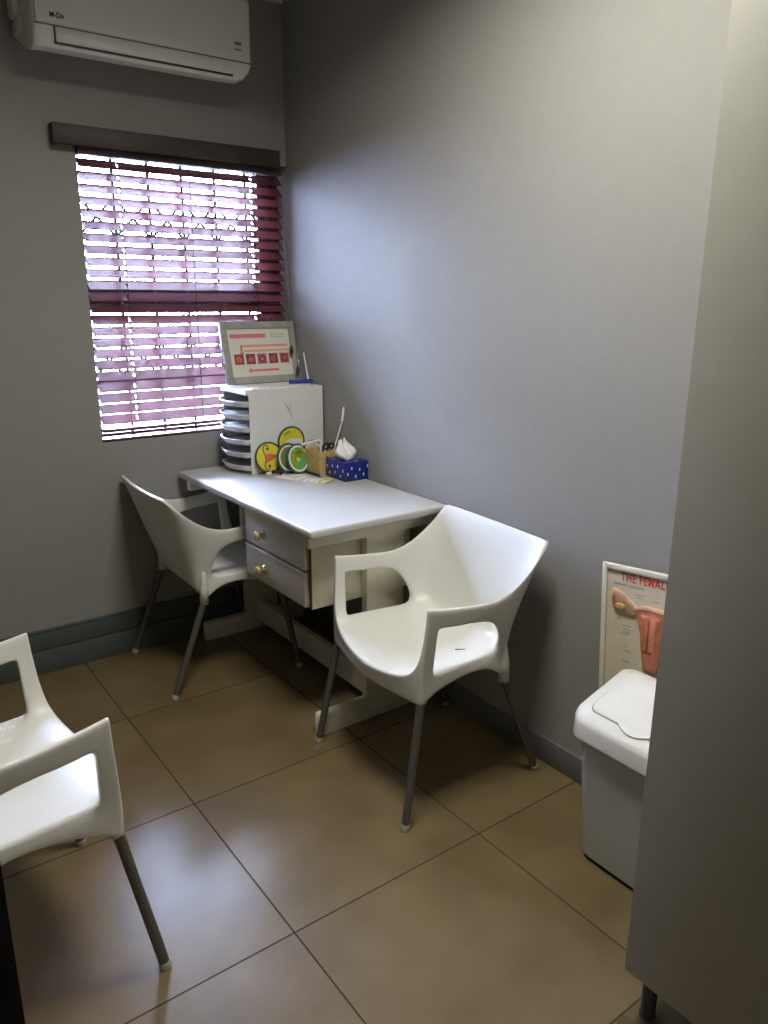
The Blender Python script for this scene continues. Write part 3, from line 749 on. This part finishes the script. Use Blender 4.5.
# ------------------------------------------------------------------ pen box and its contents
PBX0, PBX1, PBY0, PBY1, PBH = -0.128, -0.010, -0.440, -0.330, 0.098
pb = thing('pen_box', 'tan open box holding pens between the round cards and the blue tissue box', 'box', (-0.069, -0.385, DT))
bm = new()
box(bm, PBX0, PBX0+0.005, PBY0, PBY1, DT, DT+PBH, 0.001, 1); box(bm, PBX1-0.005, PBX1, PBY0, PBY1, DT, DT+PBH, 0.001, 1)
box(bm, PBX0+0.005, PBX1-0.005, PBY0, PBY0+0.005, DT, DT+PBH, 0.001, 1); box(bm, PBX0+0.005, PBX1-0.005, PBY1-0.005, PBY1, DT, DT+PBH, 0.001, 1)
box(bm, PBX0+0.005, PBX1-0.005, PBY0+0.005, PBY1-0.005, DT, DT+0.004)
obj('walls', bm, M['tan'], pb)
for a in (axes((PBX0, -0.385, DT+0.075), (0, 1, 0), (0, 0, 1), (-1, 0, 0)), axes((-0.09, PBY0, DT+0.075), (1, 0, 0), (0, 0, 1), (0, -1, 0))):
    bm = new(); lathe(bm, [(0.0045, 0), (0.0045, 0.001)], 10, a); obj('finger_hole', bm, M['chip'], pb)
st = thing('cleaning_brush', 'long white stick standing up from the tan pen box, leaning to the wall', 'stick', (-0.045, -0.40, DT+0.004))
bm = new(); tube(bm, [(-0.045, -0.400, DT+0.0075), (-0.032, -0.404, DT+0.10), (-0.014, -0.413, DT+0.165), (-0.003, -0.420, DT+0.210)], 0.0032, 10); obj('handle', bm, M['tissue'], st, smooth=50)
bm = new(); tube(bm, [(-0.003, -0.420, DT+0.208), (-0.002, -0.421, DT+0.215), (0.0025, -0.424, DT+0.262), (0.0035, -0.425, DT+0.272)], [0.004, 0.0055, 0.0048, 0.002], 10); obj('tip', bm, M['tissue'], st, smooth=50)
bm = new(); tube(bm, [(-0.003, -0.420, DT+0.209), (-0.0027, -0.4203, DT+0.2125)], 0.0062, 10); obj('collar', bm, M['greyink'], st, smooth=50)
sc_ = thing('scissors', 'black-handled scissors standing in the tan pen box', 'scissors', (-0.060, -0.405, DT+0.004))
bm = new(); box(bm, -0.064, -0.056, -0.407, -0.404, DT+0.005, DT+0.10); obj('blades', bm, mat('steel blades', (.5, .5, .5), .3, .9), sc_)
bm = new()
for s in (-1, 1): ring2(bm, 0.008, 0.0135, -0.003, 0.003, axes((-0.060+s*0.014, -0.4055, DT+0.113), (1, 0, 0), (0, 0, 1), (0, -1, 0)), 0, 20)
obj('handles', bm, M['black'], sc_, smooth=40)
rl = thing('plastic_tube', 'white square-bent plastic tube hooked over the tan pen box rim', 'tube', (-0.09, -0.36, DT+0.004))
bm = new(); tube(bm, [(-0.072, -0.355, DT+0.009), (-0.067, -0.357, DT+0.125), (-0.070, -0.356, DT+0.131), (-0.12, -0.345, DT+0.124), (-0.150, -0.338, DT+0.117)], 0.0045, 10); obj('bent_tube', bm, M['tissue'], rl, smooth=50)
for i, (x, y, h, col_) in enumerate(((-0.098, -0.350, 0.122, 'yellow'), (-0.105, -0.372, 0.117, 'board'), (-0.085, -0.395, 0.112, 'darkred'), (-0.040, -0.362, 0.118, 'black'))):
    t = thing('pen', ('short yellow pen', 'cream pencil', 'dark red pen', 'black pen at the back')[i] + ' standing in the tan pen box', 'pen', (x, y, DT+0.004), 'pens in the tan box')
    bm = new(); tube(bm, [(x, y, DT+0.012), (x+0.004, y, DT+h)], 0.004, 8); obj('barrel', bm, M[col_], t, smooth=50)
    bm = new(); tube(bm, [(x, y, DT+0.0045), (x, y, DT+0.012)], [0.001, 0.004], 8); obj('tip', bm, M['black'], t, smooth=50)

# ------------------------------------------------------------------ tissue box
QX0, QX1, QY0, QY1, QH = -0.102, 0.010, -0.592, -0.447, 0.075
tb = thing('tissue_box', 'royal blue tissue box with white flecks on the desk against the wall', 'tissue box', (-0.05, -0.52, DT))
bm = new(); box(bm, QX0, QX1, QY0, QY1, DT, DT+QH, 0.002, 2)
fl = bm; rg = random.Random(3)
for i in range(7):
    a = axes((QX0, QY1-0.012-0.0195*i, DT+(0.045, 0.020, 0.05, 0.028, 0.054, 0.018, 0.042)[i]), (0, -1, 0), (0, 0, 1), (-1, 0, 0)); prism(fl, circle(0, 0, 0.0065, 10, 0.45), 0, 0.0005, a, 1)
for i in range(6):
    a = axes((QX0+0.012+0.019*i, QY0, DT+(0.03, 0.052, 0.018, 0.044, 0.022, 0.055)[i]), (1, 0, 0), (0, 0, 1), (0, -1, 0)); prism(fl, circle(0, 0, 0.0065, 10, 0.45), 0, 0.0005, a, 1)
for i in range(10):
    a = axes((QX0+0.012+0.092*rg.random(), QY0+0.012+0.115*rg.random(), DT+QH), (1, 0, 0), (0, 1, 0), (0, 0, 1)); prism(fl, circle(0, 0, 0.005, 10, 0.5), 0, 0.0005, a, 1)
obj('carton', bm, [M['blue'], M['paper']], tb, smooth=40)
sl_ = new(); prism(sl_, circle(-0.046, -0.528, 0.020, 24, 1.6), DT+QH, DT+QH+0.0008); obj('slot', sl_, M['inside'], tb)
# crumpled tissue: folded sheet pulled up from the slot
bm = new(); nu, nv = 40, 12; G = []
for j in range(nv+1):
    t_ = j/nv; row = []
    for i in range(nu):
        a = 2*PI*i/nu
        rad = (0.020 + 0.014*math.sin(PI*min(1, t_*1.15))) * (1 - 0.50*t_**2.0)
        fold = 1 + 0.30*math.sin(2*a+1.1*t_+0.4) + 0.20*math.sin(5*a+4*t_) + 0.10*math.sin(8*a-3*t_)
        x = -0.046 - 0.014*t_ + rad*fold*math.cos(a)*1.25; y = -0.528 + 0.022*t_ + rad*fold*math.sin(a)*1.0
        z = DT+QH+0.001 + 0.070*t_ + 0.012*math.sin(2*a+0.8)*t_ + 0.006*math.sin(5*a)*t_
        row.append(bm.verts.new((x, y, z)))
    G.append(row)
for j in range(nv):
    for i in range(nu): bm.faces.new((G[j][i], G[j][(i+1) % nu], G[j+1][(i+1) % nu], G[j+1][i]))
bm.faces.new(G[-1]); bm.faces.new(G[0][::-1])
ti = obj('tissue', bm, M['tissue'], tb, smooth=True)

# ------------------------------------------------------------------ small things on the desktop
def sheet(name, label, c, w, d, rot, mm, extra=(), group=None, h=0.0012, cat='paper'):
    bm = new(); mt = Matrix.Translation((c[0], c[1], DT)) @ Matrix.Rotation(math.radians(rot), 4, 'Z')
    box(bm, -w/2, w/2, -d/2, d/2, 0, h, mtx=mt)
    for x0, x1, ya, yb, mi in extra: box(bm, x0, x1, ya, yb, h, h+0.0003, mi=mi, mtx=mt)
    o = obj(name, bm, mm, loc=(c[0], c[1], DT)); setp(o, label, cat, group); return o
sheet('leaflet', 'white printed leaflet on the desk in front of the round cards', (-0.225, -0.385), 0.10, 0.12, 24, [M['paper'], M['greyink']],
      [(-0.03, 0.03, -0.03, -0.027, 1), (-0.035, 0.02, -0.018, -0.015, 1), (-0.03, 0.025, 0.01, 0.013, 1), (0.0, 0.03, 0.03, 0.042, 1)])
sheet('leaflet', 'white leaflet nearest the blue tissue box, partly under the yellow ribbon', (-0.180, -0.500), 0.075, 0.10, 38, [M['paper'], M['greyink']], [(-0.02, 0.01, 0.03, 0.034, 1)])
rb = new()
tube(rb, [(-0.205, -0.560, DT+0.0045), (-0.185, -0.535, DT+0.006), (-0.158, -0.520, DT+0.0065), (-0.132, -0.520, DT+0.006), (-0.125, -0.535, DT+0.0055), (-0.145, -0.552, DT+0.0045), (-0.185, -0.572, DT+0.0045)], 0.003, 8)
p = obj('ribbon_loop', rb, M['yellow'], loc=(-0.165, -0.545, DT), smooth=50); setp(p, 'thin yellow loop of ribbon on the desk in front of the tissue box', 'ribbon')
t = thing('pen', 'black pen lying on the desk along the foot of the tan box', 'pen', (-0.150, -0.41, DT))
a, b = Vector((-0.142, -0.338, DT+0.0052)), Vector((-0.136, -0.462, DT+0.0052))
bm = new(); tube(bm, [a, b], 0.005, 12); obj('barrel', bm, M['black'], t, smooth=50)
bm = new(); tube(bm, [b, b+(b-a).normalized()*0.012], [0.005, 0.0012], 12); obj('tip', bm, M['greyink'], t, smooth=50)
t = thing('stapler', 'small black and silver stapler at the foot of the yellow card', 'stapler', (-0.285, -0.335, DT))
mt = Matrix.Translation((-0.285, -0.335, DT)) @ Matrix.Rotation(math.radians(-18), 4, 'Z')
bm = new(); box(bm, -0.035, 0.035, -0.009, 0.009, 0, 0.005, 0.0015, mtx=mt); obj('base', bm, mat('silver metal', (.55, .55, .56), .3, .7), t)
bm = new(); box(bm, -0.008, 0.036, -0.008, 0.008, 0.012, 0.026, 0.004, 2, mtx=mt); box(bm, 0.026, 0.034, -0.005, 0.005, 0.004, 0.014, mtx=mt); obj('arm', bm, M['black'], t, smooth=40)
bm = new(); box(bm, -0.030, -0.006, -0.006, 0.006, 0.008, 0.018, 0.002, mtx=mt); box(bm, -0.012, -0.008, -0.004, 0.004, 0.004, 0.030, mtx=mt); obj('lever', bm, M['tray'], t)

# ------------------------------------------------------------------ relief chart leaning on the right wall
th = math.atan2(0.034, 0.765); rl_ = math.radians(5.5)
bu0 = Vector((0, -1, 0)); bv0 = Vector((math.sin(th), 0, math.cos(th)))
ba = bu0*math.cos(rl_) + bv0*math.sin(rl_); bb_ = bv0*math.cos(rl_) - bu0*math.sin(rl_); bn = ba.cross(bb_)      # bn faces the room
if bn.x > 0: bn = -bn
borg = Vector((-0.050, -1.860, 0.002))
bmx = axes(borg, ba, bb_, bn)
BW, BH = 0.448, 0.757
def AB(u, v):
    du, dv_ = u-1.860, v
    return (du*math.cos(rl_)+dv_*math.sin(rl_), -du*math.sin(rl_)+dv_*math.cos(rl_))
rt = thing('anatomy_chart', 'cream relief chart headed THE FEMALE leaning on the wall behind the bin', 'chart', borg)
bm = new(); box(bm, 0, BW, 0, BH, 0.0, 0.006, 0.001, 1, mtx=bmx); panel_bm = bm
bm = new()
for a in ((0, 0.016, 0, BH), (BW-0.016, BW, 0, BH), (0.016, BW-0.016, 0, 0.016), (0.016, BW-0.016, BH-0.016, BH)):
    box(bm, a[0], a[1], a[2], a[3], 0.006, 0.013, 0.003, 2, mtx=bmx)
obj('raised_edge', bm, M['boardrim'], rt, smooth=40)
bm = new()
a0 = AB(1.851, 0.717); text_bm(bm, 'THE FEMALE', 0.034, bmx @ Matrix.Translation((a0[0], a0[1], 0.0064)), 0.0006, 0.74, 0.0005, space=1.12)
obj('title', bm, M['red'], rt)
bm = panel_bm
a0 = AB(1.829, 0.702)
rg = random.Random(5)
def textline(x, y, w, h, mi=0):
    xx = x
    while xx < x+w:
        ww = 0.002+0.003*rg.random(); box(bm, xx, min(xx+ww, x+w), y, y+h, 0.006, 0.0066, mi=1, mtx=bmx); xx += ww+0.0012
textline(a0[0], a0[1]-0.002, 0.045, 0.006); textline(a0[0]+0.052, a0[1]-0.002, 0.048, 0.006)
for (u, v_), w_ in (((1.900, 0.690), .032), ((1.905, 0.682), .022), ((1.955, 0.685), .02), ((1.856, 0.605), .008), ((1.846, 0.588), .008), ((1.874, 0.592), .028), ((1.876, 0.582), .026), ((1.876, 0.573), .026), ((1.868, 0.565), .028), ((1.890, 0.533), .012), ((1.884, 0.520), .026), ((1.886, 0.490), .026)):
    q = AB(u, v_); textline(q[0], q[1], w_, 0.0028)
obj('panel', bm, [M['board'], M['greyink']], rt)
def blob(name, pts, d, mm, parent, bev=0.003, d0=0.005):
    b = new(); prism(b, pts, d0, d, bmx, bevel=bev, seg=3); return obj(name, b, mm, parent, smooth=60)
CXA = 0.166       # mirror line of the organ
def both(pts):     # left half outline, top centre to bottom centre -> closed outline
    return pts + [(2*CXA-x, y) for x, y in reversed(pts)]
L_ = lambda *q: [AB(*p) for p in q]
uter = L_((1.952, 0.668), (1.935, 0.668), (1.918, 0.655), (1.915, 0.638), (1.925, 0.622), (1.938, 0.592), (1.948, 0.560), (1.950, 0.530), (1.956, 0.493), (1.972, 0.490))
ub = blob('uterus_relief', both(uter), 0.016, M['muscle'], rt, 0.005)
rim = L_((1.956, 0.672), (1.935, 0.671), (1.914, 0.658), (1.912, 0.648), (1.935, 0.662), (1.956, 0.663))
blob('fundus_rim', both(rim), 0.0175, M['flesh'], ub, 0.002)
cav = L_((1.961, 0.650), (1.934, 0.644), (1.945, 0.634), (1.953, 0.610), (1.956, 0.575), (1.958, 0.50), (1.968, 0.498))
blob('cavity', both([(x, y) for x, y in cav]), 0.0168, mat('red relief', (0.47, 0.165, 0.095), .45, var=.2, scale=50), ub, 0.0006, 0.0155)
b = new(); 
for s, u, v0, v1, ww in ((0, CXA, 0.46, 0.60, 0.0016),):
    c0 = AB(1.961, 0.640); c1 = AB(1.964, 0.548); prism(b, [(c0[0]-0.001, c0[1]), (c0[0]+0.001, c0[1]), (c1[0]+0.0035, c1[1]), (c1[0]-0.0035, c1[1])], 0.0165, 0.0176, bmx)
c2 = AB(1.951, 0.545); box(b, c2[0], c2[0]+0.03, c2[1]-0.003, c2[1]+0.003, 0.0165, 0.0176, mtx=bmx)
obj('canal', b, M['deep'], ub)
tubeL = L_((1.832, 0.690), (1.848, 0.690), (1.872, 0.677), (1.899, 0.668), (1.916, 0.655), (1.924, 0.642), (1.912, 0.633), (1.892, 0.630), (1.872, 0.628), (1.848, 0.632), (1.833, 0.650), (1.829, 0.675))
bedL = L_((1.838, 0.682), (1.848, 0.682), (1.872, 0.668), (1.898, 0.659), (1.913, 0.646), (1.898, 0.640), (1.872, 0.636), (1.852, 0.641), (1.838, 0.655))
for side in (1, -1):
    mp = (lambda P: P) if side == 1 else (lambda P: [(2*CXA-x, y) for x, y in P][::-1])
    fb = blob('fallopian_relief', mp(tubeL), 0.0125, M['flesh'], rt, 0.004)
    blob('broad_ligament', mp(bedL), 0.0135, mat('grey brown relief', (0.40, 0.27, 0.18), .5, var=.15, scale=50), fb, 0.0008, 0.012)
    inn = mp(L_((1.838, 0.678), (1.846, 0.672), (1.848, 0.655), (1.856, 0.640), (1.850, 0.637), (1.840, 0.645), (1.834, 0.662)))
    blob('fimbria', inn, 0.0155, M['muscle'], fb, 0.002, 0.012)
    oc = mp(L_((1.864, 0.646),))[0]
    b = new(); prism(b, [(oc[0]+0.016*math.cos(q)*1.0, oc[1]+0.009*math.sin(q)) for q in [2*PI*k/20 for k in range(20)]], 0.012, 0.0185, bmx, bevel=0.003, seg=3); obj('ovary_relief', b, M['ovary'], fb, smooth=True)

# ------------------------------------------------------------------ waste bin
nt_ = thing('swing_bin', 'white plastic swing-lid bin on the floor by the grey cabinet', 'bin', (-0.17, -2.10, 0))
def loft(bm, loops, cap0=True, cap1=True, mi=0):
    rs = [[bm.verts.new(p) for p in l] for l in loops]; n = len(rs[0])
    for i in range(len(rs)-1):
        for k in range(n):
            f = bm.faces.new((rs[i][k], rs[i][(k+1) % n], rs[i+1][(k+1) % n], rs[i+1][k])); f.material_index = mi
    if cap0: bm.faces.new(rs[0][::-1]).material_index = mi
    if cap1: bm.faces.new(rs[-1]).material_index = mi
def rr(x0, x1, y0_, y1_, r, z, bow=0.0):
    out = []
    for x, y in rrect(x0, x1, y0_, y1_, r, 6):
        t = (y-(y0_+y1_)/2)/((y1_-y0_)/2)
        if x < (x0+x1)/2: x -= bow*(1-t*t)
        out.append((x, y, z if not callable(z) else z(x, y)))
    return out
bm = new()
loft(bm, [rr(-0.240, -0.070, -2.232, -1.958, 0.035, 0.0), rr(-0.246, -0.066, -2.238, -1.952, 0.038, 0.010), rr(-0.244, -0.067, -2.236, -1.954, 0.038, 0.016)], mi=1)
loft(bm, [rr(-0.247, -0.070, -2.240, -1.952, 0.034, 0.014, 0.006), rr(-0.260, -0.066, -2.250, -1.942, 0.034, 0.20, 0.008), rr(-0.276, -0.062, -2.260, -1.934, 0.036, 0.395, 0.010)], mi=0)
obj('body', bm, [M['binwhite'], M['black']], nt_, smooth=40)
def ztop(k):
    def g(x, y):
        t = (x+0.305)/0.27          # 0 front .. 1 back
        return k + 0.075*math.sin(min(1, max(0, t))*PI*0.62)
    return g
bm = new()
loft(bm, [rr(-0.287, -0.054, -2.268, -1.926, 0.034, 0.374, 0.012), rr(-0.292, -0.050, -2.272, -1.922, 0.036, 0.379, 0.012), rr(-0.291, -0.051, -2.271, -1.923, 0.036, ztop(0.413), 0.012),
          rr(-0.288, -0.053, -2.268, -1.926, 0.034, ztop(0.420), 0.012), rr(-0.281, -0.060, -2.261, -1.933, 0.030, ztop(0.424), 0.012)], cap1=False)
# crowned top surface
nx_, ny_ = 14, 14
lid_loop = None
top = rr(-0.281, -0.060, -2.261, -1.933, 0.030, ztop(0.424), 0.012)
prev = [bm.verts.new(p) for p in top]
for s in (0.75, 0.5, 0.25):
    cur = []
    for p in top:
        x = -0.1675+(p[0]+0.1675)*s; y = -2.097+(p[1]+2.097)*s
        cur.append(bm.verts.new((x, y, ztop(0.424)(x, y)+0.006*(1-s*s))))
    n = len(cur)
    for k in range(n): bm.faces.new((prev[k], prev[(k+1) % n], cur[(k+1) % n], cur[k]))
    prev = cur
bm.faces.new(prev)
bmesh.ops.remove_doubles(bm, verts=bm.verts, dist=0.0004)
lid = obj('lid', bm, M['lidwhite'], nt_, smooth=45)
# swing flap, a raised panel with a dark joint and a finger notch
def flapz(x, y):
    r0 = max(abs(x+0.1675)/0.1175, abs(y+2.097)/0.167); return ztop(0.424)(x, y)+0.006*(1-min(1, r0)**2)
def flap(bm, x0, x1, ya, yb, r, dz, mi=0, thick=0.004):
    n = 18
    loops = []
    base = rrect(x0, x1, ya, yb, r, 6); cx, cy = (x0+x1)/2, (ya+yb)/2
    L0 = [(p[0], p[1], flapz(*p)-0.002) for p in base]
    loops.append(L0); loops.append([(p[0], p[1], flapz(*p)+dz) for p in base])
    for s in (0.97, 0.8, 0.6, 0.4, 0.2):
        loops.append([(cx+(p[0]-cx)*s, cy+(p[1]-cy)*s, flapz(cx+(p[0]-cx)*s, cy+(p[1]-cy)*s)+dz+(0.001 if s < .99 else 0)) for p in base])
    loft(bm, loops, mi=mi)
bm = new(); flap(bm, -0.262, -0.068, -2.236, -1.958, 0.022, 0.0006); obj('flap_joint', bm, M['acgrey'], lid)
bm = new(); flap(bm, -0.2595, -0.0705, -2.2335, -1.9605, 0.020, 0.0018); fo = obj('flap', bm, M['lidwhite'], lid, smooth=40)
bm = new(); g0 = new()
pts = [(-0.2600 - 0.016*math.sin(PI*k/14), -2.045-0.095*k/14) for k in range(15)]
prism(bm, pts, 0.0, 0.004, None)
for v_ in bm.verts: v_.co.z += flapz(v_.co.x, v_.co.y)+0.002
g0.free(); obj('finger_tab', bm, M['lidwhite'], fo)
